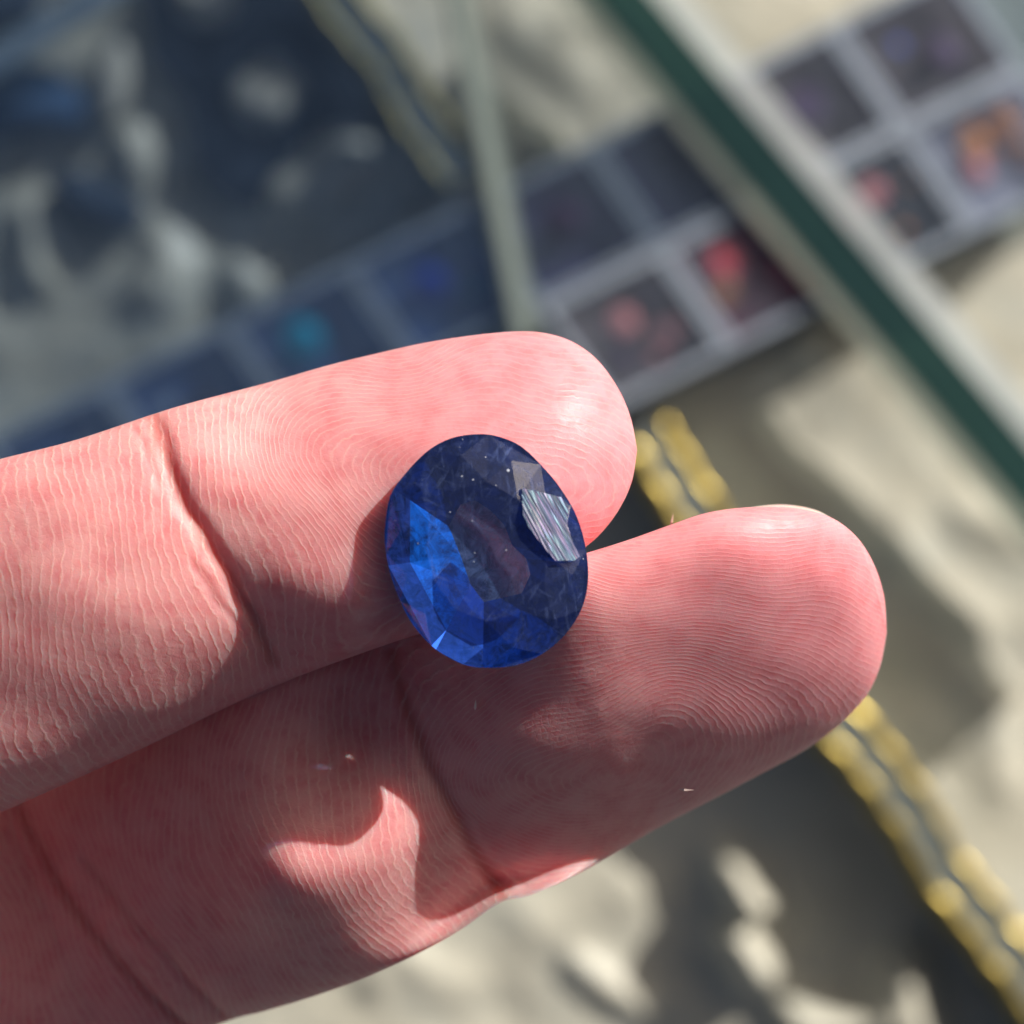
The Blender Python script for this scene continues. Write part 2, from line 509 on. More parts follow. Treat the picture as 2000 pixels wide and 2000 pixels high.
# ------------------------------------------------------------------ navy shade pads, a blue velvet pad and paper parcels under the shading lid
def lumpy(name, pts, z0, z1, mat, label, cat, group, seed, dome=.5):
    """a closed soft-edged pad with the given outline"""
    o3 = catmull(pts, 5, True)
    c2 = o3.mean(0)
    rr_ = [(1.0, 0), (1.0, .45), (.95, .85), (.8, 1.0), (.55, 1.0 + dome*.2), (.28, 1.0 + dome*.35)]
    base = P(c2[0], c2[1], z0)
    vs, fs = [], []
    M = len(o3)
    for (k, h_) in rr_:
        for (x, y) in o3:
            q = P(c2[0] + (x-c2[0])*k, c2[1] + (y-c2[1])*k, 0)
            w_ = .18*mn.noise(Vector((q.x*.9, q.y*.9, seed))) + .08*mn.noise(Vector((q.x*2.3, q.y*2.3, seed)))
            vs.append(Vector((q.x, q.y, z0 + (z1-z0)*h_ + (w_ if h_ > .5 else 0))) - base)
    for q in range(len(rr_)-1):
        for i in range(M):
            j = (i+1) % M
            fs.append((q*M+i, q*M+j, (q+1)*M+j, (q+1)*M+i))
    vs.append(P(c2[0], c2[1], z0 + (z1-z0)*(1+dome*.4)) - base)
    t0 = (len(rr_)-1)*M
    for i in range(M): fs.append((t0+i, t0+(i+1) % M, len(vs)-1))
    fs.append(tuple(range(M)))
    o = link(name, mesh(name, vs, fs), mat, None, True)
    o.location = base
    tag(o, label, cat, group)
    import bmesh as bmm
    b_ = bmm.new(); b_.from_mesh(o.data); bmm.ops.recalc_face_normals(b_, faces=b_.faces); b_.to_mesh(o.data); b_.free()
m_shade = simple('navy_shade', (.010,.028,.060), .9, 0, .3, .8, bump=.3, bscale=6, **{'Sheen Weight': .3})  # navy pads painted dark where the trim's shade lies on the cloth
m_blue = simple('blue_velvet', (.03,.09,.20), .85, 0, .3, .8, bump=.3, bscale=6)
m_paper = simple('cream_paper', (.52,.50,.42), .6, 0, .15, 1.5, bump=.5, bscale=3)
lumpy('dark_pad', [(285,-60),(440,-80),(610,-60),(655,90),(700,210),(725,300),(640,345),(560,395),(450,390),(375,320),(350,190),(290,110)], -.2, .42, m_shade, 'large dark navy pad standing in for shade on the cloth, left of the gold trim', 'velvet pad', 'velvet pads', 3.1)
lumpy('dark_pad', [(105,345),(150,322),(205,350),(265,385),(262,425),(200,430),(130,410)], -.2, .5, m_shade, 'small dark navy pad standing in for shade on the cloth near the left edge of the picture', 'velvet pad', 'velvet pads', 5.7)
lumpy('dark_pad', [(-90,140),(20,120),(110,135),(160,190),(150,240),(60,245),(-60,255)], -.2, .5, m_blue, 'dull blue velvet pad at the upper left edge of the picture', 'velvet pad', 'velvet pads', 8.3)
lumpy('dark_pad', [(-60,-60),(60,-50),(80,10),(50,50),(-60,60)], -.2, .5, m_shade, 'dark navy shade pad cut off by the top left corner', 'velvet pad', 'velvet pads', 9.9)
lumpy('paper_parcel', [(440,190),(480,165),(540,140),(575,165),(560,205),(520,245),(470,240)], .5, .95, m_paper, 'small cream paper parcel lying on the middle of the navy shade pad', 'paper parcel', 'cream paper parcels', 2.2)
lumpy('paper_parcel', [(330,-30),(400,-45),(450,-10),(445,40),(390,60),(345,30)], .5, .9, m_paper, 'cream paper parcel on the navy pad, cut off by the top border', 'paper parcel', 'cream paper parcels', 4.4)
lumpy('paper_parcel', [(590,330),(640,290),(690,265),(725,300),(715,350),(650,375),(600,380)], .4, .95, m_paper, 'cream paper parcel at the lower tip of the navy shade pad', 'paper parcel', 'cream paper parcels', 6.6)
lumpy('paper_parcel', [(190,110),(225,75),(250,110),(245,190),(215,235),(180,200)], -.1, .6, m_paper, 'upright cream paper parcel between the blue pad and the large navy pad', 'paper parcel', 'cream paper parcels', 7.7)

# ------------------------------------------------------------------ standing glass panes seen from above, and added shading lids
def edge_pane(name, a, b, z1, depth, Wt, m_core, m_side, side_w, label):
    A = P(*a, z1); B = P(*b, z1)
    c = (A + B) / 2; d = (B - A); L = d.length; d.normalize(); n = Vector((-d.y, d.x, 0))
    root = empty(name, (c.x, c.y, z1 - depth))
    tag(root, label, 'glass pane')
    def strip(nm, lo, hi, zt, mat):
        vs = []
        for z in (0, zt - (z1 - depth)):
            for (s_, o_) in ((-1, lo), (1, lo), (1, hi), (-1, hi)):
                q = d * (s_ * L / 2) + n * o_
                vs.append((q.x, q.y, z))
        fs = [(3,2,1,0),(4,5,6,7)] + [(i, (i+1) % 4, 4+(i+1) % 4, 4+i) for i in range(4)]
        return link(nm, mesh(nm, vs, fs), mat, root)
    strip('polished_edge', -Wt/2, Wt/2, z1, m_core)
    strip('bevel', Wt/2 + .002, Wt/2 + side_w[0], z1 - .03, m_side[0])
    strip('bevel', -Wt/2 - side_w[1], -Wt/2 - .002, z1 - .03, m_side[1])
    return root
t = NT('green_glass_edge')
t.l(t.mixc(t.noise(.6, 3), (.014,.050,.050), (.026,.074,.074)), t.p.inputs['Base Color'])
t.p.inputs['Roughness'].default_value = .45
t.p.inputs['Specular IOR Level'].default_value = .3
tr_ = t.n('ShaderNodeBsdfTransparent'); tr_.inputs[0].default_value = (.35,.55,.48,1)
t.l(t.mixs(.30, t.p.outputs[0], tr_.outputs[0]), t.out.inputs[0])
m_green = t.m
def glassy(m, f, tint=(.85,.92,.88)):
    nt = m.node_tree; a = nt.nodes.new('ShaderNodeBsdfTransparent'); a.inputs[0].default_value = (*tint, 1)
    x = nt.nodes.new('ShaderNodeMixShader'); x.inputs[0].default_value = f
    nt.links.new(nt.nodes['Principled BSDF'].outputs[0], x.inputs[1]); nt.links.new(a.outputs[0], x.inputs[2])
    nt.links.new(x.outputs[0], nt.nodes['Material Output'].inputs[0])
    return m
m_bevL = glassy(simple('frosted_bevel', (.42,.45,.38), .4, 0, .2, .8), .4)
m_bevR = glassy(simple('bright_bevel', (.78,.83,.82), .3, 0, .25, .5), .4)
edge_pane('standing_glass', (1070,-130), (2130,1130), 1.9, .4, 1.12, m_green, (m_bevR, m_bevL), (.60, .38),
          'thick standing glass pane with dark green polished edge crossing the upper right')
m_thin = simple('grey_green_edge', (.30,.36,.33), .35, 0, .15, .8)
m_thin2 = simple('grey_bevel', (.20,.25,.24), .4, 0, .15, .8)
edge_pane('standing_glass', (835,-160), (992,640), 1.9, .3, .30, m_thin, (m_thin2, m_thin2), (.16, .14),
          'thin glass pane with pale grey green edge running down to the upper finger')
m_shade_lid = clear_mat('shade_tint_glass', (.83,.87,.91), 1.5, .06, .10, (.10,.16,.26))  # lid tints added to darken the left and middle background as shade
m_shade_lid2 = clear_mat('light_shade_tint_glass', (.86,.89,.92), 1.5, .06, .08, (.14,.18,.22))
m_thin3 = glassy(simple('pale_blue_edge', (.32,.42,.55), .35, 0, .15, .8), .3)
edge_pane('standing_glass', (-120,175), (330,-95), 1.6, .3, .42, m_thin3, (m_thin2, m_thin2), (.12, .12), 'short pale blue glass edge crossing the top left corner')
def lid(pts, z, mat, label):
    o3 = [P(x, y, z) for x, y in pts]
    c = sum(o3, Vector()) / len(o3)
    n = len(o3)
    vs = [p - c for p in o3] + [p - c + Vector((0, 0, .12)) for p in o3]
    fs = [tuple(range(n))[::-1], tuple(range(n, 2*n))] + [(i, (i+1) % n, n+(i+1) % n, n+i) for i in range(n)]
    o = link('shade_lid', mesh('shade_lid', vs, fs), mat)
    o.location = c
    tag(o, label, 'glass lid')
lid([(-1100,-1100),(610,-1100),(985,610),(960,760),(-1100,1700)], 1.75, m_shade_lid, 'glass pane tinted to put shade on the cloth left of the thin glass edge')
lid([(850,-260),(985,-260),(1480,330),(1000,560)], 1.75, m_shade_lid2, 'added lighter pane shading the strip between the thin edge and the green edge')

# ------------------------------------------------------------------ finger surfaces
def finger(up, low, ang, s_start, zc, bendf, nS=460, nT=150):
    """up / low: outline points (picture grid) from base to the shared tip point. Returns verts, faces, attributes.
       prof(s, t) gives extra front relief in cm; s in cm along the axis, t in -1 (upper) .. 1 (lower)"""
    ca, sa = math.cos(ang), math.sin(ang)
    def loc(pts):
        q = catmull(pts, 14)
        kk = CW * (CD - zc) / CD / 1932
        x = (q[:,0]-966)*kk; y = (966-q[:,1])*kk
        return x*ca + y*sa, -x*sa + y*ca
    su, nu = loc(up); sl_, nl = loc(low)
    k_ = lambda q: (CD - zc - bendf(q)) / (CD - zc)
    kk = k_(su); su, nu = su*kk, nu*kk
    kk = k_(sl_); sl_, nl = sl_*kk, nl*kk
    ss_ = np.concatenate([su, sl_[::-1]]); nn_ = np.concatenate([nu, nl[::-1]])
    im = int(np.argmax(ss_)); smax = ss_[im]
    su, nu = np.maximum.accumulate(ss_[:im+1]), nn_[:im+1]
    sl_, nl = np.maximum.accumulate(ss_[im:][::-1]), nn_[im:][::-1]
    tt = np.linspace(0, 1, nS)
    L = smax - s_start
    S = smax - L * (1 - tt) ** 1.0
    # denser towards the tip
    S = np.where(tt < .7, s_start + tt/.7*(L-1.0), 0)
    e = np.clip((tt-.7)/.3, 0, 1)
    S = np.where(tt >= .7, smax - 1.0*(1-e)**2*1.0, S)
    S[-1] = smax - 1e-4
    A = np.interp(S, su, nu); B = np.interp(S, sl_, nl)
    return S, A, B, smax, ca, sa

# skin ridge phase ------------------------------------------------
def ridge_phase(s, n, core, sp_mid, sp_tip, slant):
    w1 = .10*np.sin(n*2.1+s*.9) + .05*np.sin(n*4.7-s*2.2+1) + .03*np.sin(s*6+n*3)
    w2 = .06*np.sin(s*3.1+n*2.3) + .035*np.sin(s*5.3-n*4.1+2)
    d = core[0] - (s + w1)
    m = n + w2 - core[1]
    p_mid = (d + slant*m + .12*m*m*np.sign(1)) / sp_mid
    r = np.sqrt((d*.62)**2 + ((m - .25*d)*1.25)**2 + .004)
    p_tip = r / sp_tip + .9*np.sin(np.arctan2(m, d)*1.0+.6)*sst(.0, .5, r) + .35*np.sin(s*9+n*4)*sst(.1,.6,r)
    off = .95/sp_tip - .95/sp_mid
    w = sst(1.35, .45, d)
    return w*p_tip + (1-w)*(p_mid + off)

def build_finger(cfg):
    S, A, B, smax, ca, sa = finger(cfg['up'], cfg['low'], cfg['ang'], cfg['s0'], cfg['z'], cfg['bend'])
    nT = 190
    th = np.linspace(0, 2*math.pi, nT, endpoint=False)
    th = th + .18*np.sin(2*th)                         # denser on the front and back than at the sides
    c_, s_ = np.cos(th), np.sin(th)
    ex = .90
    tcos = -np.sign(c_)*np.abs(c_)**ex                 # -1 upper edge ... 1 lower edge
    tsin = np.sign(s_)*np.abs(s_)**ex
    SS, TT = np.meshgrid(S, tcos, indexing='ij')
    _, SN = np.meshgrid(S, tsin, indexing='ij')
    cen = (A+B)/2; hw = np.abs(A-B)/2
    roll = cfg['roll'](S)
    NN = cen[:,None] - hw[:,None]*TT
    front = cfg['front'](S); back = cfg['back'](S)
    tipk = np.sqrt(np.clip(hw/cfg['wref'], 0, 1))**.3
    hf = (front*np.clip(hw/cfg['wref'], 0, 1.15)*tipk)[:,None]; hb = (back*np.clip(hw/cfg['wref'], 0, 1.15))[:,None]
    bend = cfg['bend'](S)[:,None]
    ZZ = cfg['z'] + bend + np.where(SN > 0, SN*hf, SN*hb) - roll[:,None]*TT*hw[:,None]
    wt = np.clip(SN, 0, 1)
    ZZ = ZZ + cfg['relief'](SS, NN, TT)*sst(0, .55, wt)
    # fine irregularity
    ZZ = ZZ + wt*(.018*np.sin(SS*2.7+NN*1.9)*np.sin(NN*3.3-SS*1.1) + .008*np.sin(SS*7.1+NN*2)*np.sin(NN*6.2+1))
    X_ = SS*ca - NN*sa; Y_ = SS*sa + NN*ca
    # the pads are pressed in where the stone rests on them
    gq = H(917, 1041, .5); gx, gy = X_ - gq.x, Y_ - gq.y
    ga = R(12)
    rho = np.hypot((gx*math.cos(ga) + gy*math.sin(ga))/.66, (-gx*math.sin(ga) + gy*math.cos(ga))/.80)
    lim = .38 + .26*sst(.35, 1.0, rho) + 3.0*sst(1.0, 1.5, rho)**2
    kk_ = .02
    ZZ = np.where(SN > 0, ZZ - kk_*np.log1p(np.exp(np.clip((ZZ - cfg['z']*0 - lim + .02)/kk_, -30, 30))), ZZ)
    ph = ridge_phase(SS, NN, cfg['core'], cfg['sp'][0], cfg['sp'][1], cfg['slant'])
    front_w = sst(-.05, .35, SN)
    tipness = sst(cfg['joint']-.1, smax-.3, SS)
    crease = cfg['crease'](SS, NN)
    nS = len(S)
    v = np.stack([X_.ravel(), Y_.ravel(), (ZZ+HZ).ravel()], 1)
    v = np.vstack([v, [[S[0]*ca-cen[0]*sa, S[0]*sa+cen[0]*ca, HZ+cfg['z']+cfg['bend'](S[:1])[0]]]])
    i = np.arange(nS-1)[:,None]; j = np.arange(nT)[None,:]
    a = i*nT+j; b = i*nT+(j+1) % nT
    q = np.stack([a, b, b+nT, a+nT], -1).reshape(-1, 4).tolist()
    last = (nS-1)*nT
    q.append([last+k for k in range(nT)])
    cidx = nS*nT
    q += [[cidx, (k+1) % nT, k] for k in range(nT)]
    at = {'ridge': np.append(ph.ravel(), 0), 'front': np.append((front_w*(.3 + .7*sst(.05, .75, np.hypot(SS-cfg['core'][0], NN-cfg['core'][1])))).ravel(), 0),
          'tip': np.append(tipness.ravel(), 0), 'crease': np.append((crease*sst(-.1,.2,SN)).ravel(), 0)}
    return v, q, at

def line_dist(S, N_, pts):
    """signed-less distance to a polyline in the finger's own plane"""
    d = np.full(S.shape, 9.0)
    for (a, b) in zip(pts[:-1], pts[1:]):
        d = np.minimum(d, seg_d(S, N_, a, b))
    return d
def to_sn(pts, ang, zc):
    kk = CW*(CD-zc)/CD/1932
    ca, sa = math.cos(ang), math.sin(ang)
    out = []
    for (px, py) in pts:
        x = (px-966)*kk; y = (966-py)*kk
        out.append((x*ca+y*sa, -x*sa+y*ca))
    return out

# upper finger
angA = math.atan2(370, 1010)*.97
zA = -.20
upA = [(-900,1130),(-600,1035),(-300,952),(-150,912),(0,870),(150,832),(300,782),(450,735),(600,690),(700,665),(800,643),(900,628),(980,622),(1035,627),(1085,645),(1130,680),(1168,735),(1190,790)]
upA.append((1201,850))
lowA = [(-900,1930),(-600,1800),(-300,1665),(-150,1600),(0,1535),(150,1468),(300,1398),(450,1325),(600,1262),(740,1210),(850,1175),(950,1135),(1030,1090),(1090,1042),(1130,1008),(1165,963),(1190,910),(1201,850)]
crA = [to_sn([(268,760),(300,785),(330,850),(352,905),(380,965),(420,1035),(452,1080),(490,1150),(520,1240)], angA, zA)]
def reliefA(S, N_, T_):
    sw = S + .012*np.sin(N_*8+1) + .005*np.sin(N_*19)
    d = line_dist(sw, N_, crA[0])
    dp = line_dist(sw + .13 + .03*np.sin(N_*5), N_, crA[0])
    r = -.048*np.exp(-(d/.060)**2) - .014*np.exp(-(dp/.028)**2)*sst(-.9, -.1, np.sin(N_*4.2+2)) - .04*np.exp(-(d/.25)**2)
    j = to_sn([(400,1010)], angA, zA)[0][0]
    r = r + .10*np.exp(-((S-(j-.75))/.62)**2)*np.exp(-(T_/.9)**2)     # middle pad bulges beside the joint
    r = r + .07*np.exp(-((S-(j+1.75))/.75)**2)*np.exp(-((T_+.05)/.7)**2)
    return r
cfgA = dict(up=upA, low=lowA, ang=angA, s0=-7.2, z=zA, wref=.84,
    roll=lambda s: .16-.42*sst(-2.0, -1.1, s), front=lambda s: .64+0*s, back=lambda s: .70+0*s,
    bend=lambda s: -.05*sst(1.0, 3.2, s)*0 + .04*np.sin(s*.8)*0 + .10*sst(-3.5, -1.0, s)*0,
    relief=reliefA, core=(.0, .0), sp=(.066,.040), slant=.18, joint=-2.0,
    crease=lambda S, N_: np.exp(-(line_dist(S, N_, crA[0])/.05)**2))
cfgA['core'] = to_sn([(890,900)], angA, zA)[0]
cfgA['joint'] = to_sn([(400,1010)], angA, zA)[0][0]

# lower finger
angB = R(23.0)
zB = -.58
upB = [(-900,1640),(-600,1560),(-300,1470),(-100,1420),(100,1370),(300,1300),(500,1225),(700,1150),(850,1105),(1000,1068),(1110,1037),(1180,1015),(1250,990),(1320,967),(1400,957),(1480,959),(1550,975),(1605,1012),(1645,1065),(1672,1130),(1683,1200)]
lowB = [(-900,2560),(-600,2400),(-300,2250),(0,2110),(200,2022),(300,1985),(430,1932),(500,1912),(600,1880),(700,1842),(800,1795),(870,1755),(925,1716),(955,1700),(1000,1691),(1100,1655),(1200,1611),(1300,1562),(1450,1482),(1540,1432),(1600,1385),(1650,1328),(1675,1268),(1683,1200)]
crB = to_sn([(742,1230),(770,1330),(800,1400),(835,1480),(875,1570),(915,1650),(950,1700)], angB, zB)
crB2 = to_sn([(-20,1560),(30,1640),(90,1740),(180,1850),(260,1940),(330,2020)], angB, zB)
crB3 = to_sn([(130,1660),(200,1740),(290,1830),(370,1930),(420,2000)], angB, zB)
jB = to_sn([(850,1480)], angB, zB)[0][0]
jB2 = to_sn([(150,1800)], angB, zB)[0][0]
def reliefB(S, N_, T_):
    sw = S + .014*np.sin(N_*8) + .006*np.sin(N_*19+2)
    d = line_dist(sw, N_, crB)
    dp = line_dist(sw - .14 + .03*np.sin(N_*6), N_, crB)
    r = -.045*np.exp(-(d/.06)**2) - .014*np.exp(-(dp/.03)**2)*sst(-.9, -.1, np.sin(N_*5.0)) - .32*np.exp(-(d/.50)**2)
    r = r + .40*np.exp(-((S-(jB-1.32))/.48)**2)*np.exp(-((T_-.18)/.37)**2)
    r = r + .08*np.exp(-((S-(jB+1.4))/1.1)**2)*np.exp(-((T_-.05)/.7)**2)
    r = r - .16*np.exp(-((S-(jB-.35))/.4)**2)*sst(.3, -.7, T_)
    r = r - .36*np.exp(-((S-(jB-.50))/.48)**2)*sst(.25, .95, T_)*(1-.6*np.clip(T_,0,1)**8)
    r = r - .34*np.exp(-((S-(jB+.45))/.62)**2)*sst(-.05, .75, T_)*(1-.6*np.clip(T_,0,1)**8)
    r = r - .26*np.exp(-((S-(jB-.62))/.40)**2)*np.exp(-((T_+.42)/.30)**2)
    d2 = line_dist(S, N_, crB2); d3 = line_dist(S, N_, crB3)
    r = r - .05*np.exp(-(d2/.05)**2) - .10*np.exp(-(d2/.3)**2) - .03*np.exp(-(d3/.05)**2) - .03*np.exp(-(d3/.16)**2)
    return r
cfgB = dict(up=upB, low=lowB, ang=angB, s0=-7.4, z=zB, wref=.92,
    roll=lambda s: .06+.74*sst(-1.0, .3, s), front=lambda s: .63+0*s, back=lambda s: .70+0*s,
    bend=lambda s: -np.minimum(.64*.22*np.log1p(np.exp(np.clip((jB - .50 - s)/.22, -30, 30))), 1.7),
    relief=reliefB, core=(0,0), sp=(.062,.036), slant=.10, joint=jB,
    crease=lambda S, N_: np.exp(-(line_dist(S, N_, crB)/.05)**2) + .8*np.exp(-(line_dist(S, N_, crB2)/.06)**2) + .5*np.exp(-(line_dist(S, N_, crB3)/.05)**2))
cfgB['core'] = to_sn([(1165,1430)], angB, zB)[0]

t = NT('skin')
ph = t.attr('ridge'); fr = t.attr('front'); tip = t.attr('tip'); cre = t.attr('crease')
wob = t.noise(9, 3, .6)
ph2 = t.math('ADD', ph, t.math('MULTIPLY', t.math('SUBTRACT', wob, .5), 1.1))
sn = t.math('SINE', t.math('MULTIPLY', ph2, 2*math.pi))
s01 = t.math('MULTIPLY_ADD', sn, .5, .5)
thin = t.math('POWER', s01, 7.0)                      # narrow pale crest of a ridge
brk = t.math('MULTIPLY_ADD', t.noise(11, 3, .7), 2.6, -.75, clamp=True)
line = t.math('MULTIPLY', t.math('MULTIPLY', thin, brk), fr)
patch = t.noise(1.3, 4, .6)
mott = t.noise(5.5, 4, .65)
fine = t.noise(45, 3, .7)
c1 = t.mixc(t.math('MULTIPLY_ADD', patch, 1.6, -.3, clamp=True), (.78,.33,.33), (.84,.43,.41))
c2 = t.mixc(t.math('MULTIPLY', tip, .75, clamp=True), c1, (.80,.30,.345))
c3 = t.mixc(t.math('MULTIPLY_ADD', mott, 2.2, -.95, clamp=True), c2, (.70,.18,.20))
c4_ = t.mixc(t.math('MULTIPLY', cre, .55, clamp=True), c3, (.58,.12,.09))
c5 = t.mixc(t.math('MULTIPLY', t.math('MULTIPLY', line, t.math('MULTIPLY_ADD', tip, -.6, 1.0)), .42), c4_, (.97,.78,.68))
t.l(c5, t.p.inputs['Base Color'])
t.p.inputs['Subsurface Weight'].default_value = 1.0
t.p.inputs['Subsurface Radius'].default_value = (1.0, .25, .18)
t.p.inputs['Subsurface Scale'].default_value = .21
t.p.inputs['Roughness'].default_value = .44
t.l(t.math('MULTIPLY_ADD', t.noise(16, 4, .7), .36, .27), t.p.inputs['Roughness'])
t.p.inputs['IOR'].default_value = 1.42
t.p.inputs['Specular IOR Level'].default_value = .42
vis = t.math('MULTIPLY_ADD', t.noise(1.7, 4, .65), 2.8, -.75, clamp=True)       # ridges fade in and out over the finger
rdg = t.math('MULTIPLY_ADD', t.math('MULTIPLY', thin, brk), .95, t.math('MULTIPLY', s01, .16))
h = t.math('MULTIPLY', t.math('MULTIPLY', rdg, t.math('MULTIPLY_ADD', vis, .8, .2)), fr)
# fine criss-cross cells and pores
vc = t.n('ShaderNodeTexVoronoi', feature='DISTANCE_TO_EDGE'); vc.inputs['Scale'].default_value = 21
t.l(t.obj(), vc.inputs['Vector'])
cells = t.math('MULTIPLY', t.math('MINIMUM', vc.outputs['Distance'], .12), 2.2)
h = t.math('ADD', h, t.math('MULTIPLY', cells, t.math('MULTIPLY_ADD', vis, -.8, 1.0)))
pv_ = t.n('ShaderNodeTexVoronoi'); pv_.inputs['Scale'].default_value = 30; t.l(t.obj(), pv_.inputs['Vector'])
pore = t.math('MULTIPLY', t.math('LESS_THAN', pv_.outputs['Distance'], .16), .35)
h = t.math('SUBTRACT', h, pore)
h = t.math('ADD', h, t.math('MULTIPLY', fine, .30))
h = t.math('ADD', h, t.math('MULTIPLY', t.noise(14, 4, .7), .6))
h = t.math('ADD', h, t.math('MULTIPLY', t.noise(4.2, 3, .6), 2.2))
t.l(t.bump(t.math('MULTIPLY', h, t.math('MULTIPLY_ADD', tip, -.35, 1.0)), .7, .0048), t.p.inputs['Normal'])
m_skin = t.m

def to_obj(name, v, q, at):
    me = bpy.data.meshes.new(name)
    me.from_pydata(v.tolist(), [], q)
    for k, a in at.items():
        la = me.attributes.new(k, 'FLOAT', 'POINT')
        la.data.foreach_set('value', a.astype(np.float32))
    me.update()
    o = bpy.data.objects.new(name, me)
    COL.objects.link(o)
    return o
oA = to_obj('hand', *build_finger(cfgA))
oB = to_obj('tmp_finger', *build_finger(cfgB))
# palm that both fingers grow out of, beyond the left edge of the picture
pv, pq = [], []
ns, nt = 60, 60
pc = Vector((-10.0, -4.6, -.62)); ax = Vector((math.cos(R(22)), math.sin(R(22)), 0)); ay = Vector((-ax.y, ax.x, 0))
for i in range(1, ns):
    u = math.pi*i/ns
    for j in range(nt):
        w = 2*math.pi*j/nt
        def sp(x, e): return math.copysign(abs(x)**e, x)
        p = pc + ax*(4.6*sp(math.cos(u), .7)) + ay*(3.4*math.sin(u)**.7*sp(math.cos(w), .8)) + Vector((0, 0, 1.0*math.sin(u)**.7*sp(math.sin(w), .9)))
        pv.append((p.x, p.y, p.z+HZ))
p = pc+ax*4.6; pv.append((p.x, p.y, p.z+HZ)); p = pc-ax*4.6; pv.append((p.x, p.y, p.z+HZ))
for i in range(ns-2):
    for j in range(nt):
        a = i*nt+j; b = i*nt+(j+1) % nt
        pq.append([a, a+nt, b+nt, b])
base = (ns-1)*nt
for j in range(nt):
    pq.append([base, j, (j+1) % nt]); pq.append([base+1, (ns-2)*nt+(j+1) % nt, (ns-2)*nt+j])
oP = to_obj('tmp_palm', np.array(pv), pq, {k: np.zeros(len(pv)) for k in ('ridge','front','tip','crease')})
import bmesh
for o in (oA, oB, oP):
    bm = bmesh.new(); bm.from_mesh(o.data); bmesh.ops.recalc_face_normals(bm, faces=bm.faces); bm.to_mesh(o.data); bm.free()
for o in (oB, oP):
    md = oA.modifiers.new('u', 'BOOLEAN'); md.operation = 'UNION'; md.object = o
    try: md.solver = 'MANIFOLD'
    except Exception: md.solver = 'EXACT'
dg = bpy.context.evaluated_depsgraph_get()
me = bpy.data.meshes.new_from_object(oA.evaluated_get(dg))
print('hand verts', len(me.vertices), [a.name for a in me.attributes])
oA.modifiers.clear(); oA.data = me; me.name = 'hand'
me.materials.clear(); me.materials.append(m_skin)
me.polygons.foreach_set('use_smooth', [True]*len(me.polygons)); me.update()
bpy.data.objects.remove(oB); bpy.data.objects.remove(oP)
hand = oA
tag(hand, 'bare hand with two pink fingers side by side holding up the blue stone', 'hand')

# fingernails on the far side of the fingertips
m_nail = NT('nail')
m_nail.l(m_nail.mixc(m_nail.noise(4), (.80,.62,.56), (.88,.74,.66)), m_nail.p.inputs['Base Color'])
m_nail.p.inputs['Roughness'].default_value = .3
m_nail.p.inputs['Subsurface Weight'].default_value = .4
m_nail.p.inputs['Subsurface Scale'].default_value = .08
m_nail = m_nail.m
def nail(cx, cy, z, ang, L, W):
    vs, fs = [], []
    nu, nv = 16, 14
    for lay in (0, -.035):
        for i in range(nu+1):
            u = i/nu
            for j in range(nv+1):
                w = (j/nv-.5)*2
                rnd = 1 - .30*max(0, u-.6)/.4*w*w
                x = (-.5+u*rnd)*L; y = w*W/2*(1-.10*(1-u))
                zz = z + .26*(w*w)*W*.7 - .05*u*u + lay
                p = H(cx, cy, 0)
                vs.append((p.x + x*math.cos(ang)-y*math.sin(ang), p.y + x*math.sin(ang)+y*math.cos(ang), HZ+zz))
    s_ = (nu+1)*(nv+1)
    for i in range(nu):
        for j in range(nv):
            a = i*(nv+1)+j
            fs.append((a, a+1, a+nv+2, a+nv+1)); fs.append((s_+a, s_+a+nv+1, s_+a+nv+2, s_+a+1))
    ring = [j for j in range(nv)] + [i*(nv+1)+nv for i in range(nu)] + [nu*(nv+1)+nv-j for j in range(nv)] + [(nu-i)*(nv+1) for i in range(nu)]
    for k in range(len(ring)):
        a, b = ring[k], ring[(k+1) % len(ring)]
        fs.append((b, a, s_+a, s_+b))
    return link('fingernail', mesh('fingernail', vs, fs), m_nail, hand, True)
nail(1010, 800, -.84, angA, 1.15, 1.15)
oc_ = catmull([(1395,962),(1440,954),(1490,953),(1545,965),(1592,996),(1630,1038),(1655,1085),(1662,1135),(1650,1200),(1625,1255),(1585,1305),(1530,1340),(1470,1360),(1400,1370)], 5)
vs, fs = [], []
nr = 9; no = len(oc_)
for lay in (0, -.03):
    for q in range(nr):
        t_ = q / (nr - 1)
        for (x, y) in oc_:
            px_ = x*(1-t_) + 1360*t_; py_ = y*(1-t_) + 1190*t_
            p = H(px_, py_, -.62 - .42*math.sin(t_*math.pi/2) + lay - .85*max(0, py_-1060)/1932*6.9*.8)
            vs.append(p)
o_ = nr*no
for q in range(nr-1):
    for i in range(no-1):
        a = q*no+i
        fs.append((a, a+no, a+no+1, a+1)); fs.append((o_+a, o_+a+1, o_+a+no+1, o_+a+no))
for i in range(no-1): fs.append((i, i+1, o_+i+1, o_+i))
for q in range(nr-1):
    a = q*no; fs.append((a, o_+a, o_+a+no, a+no)); a += no-1; fs.append((a, a+no, o_+a+no, o_+a))
link('fingernail', mesh('fingernail', vs, fs), m_nail, hand, True)

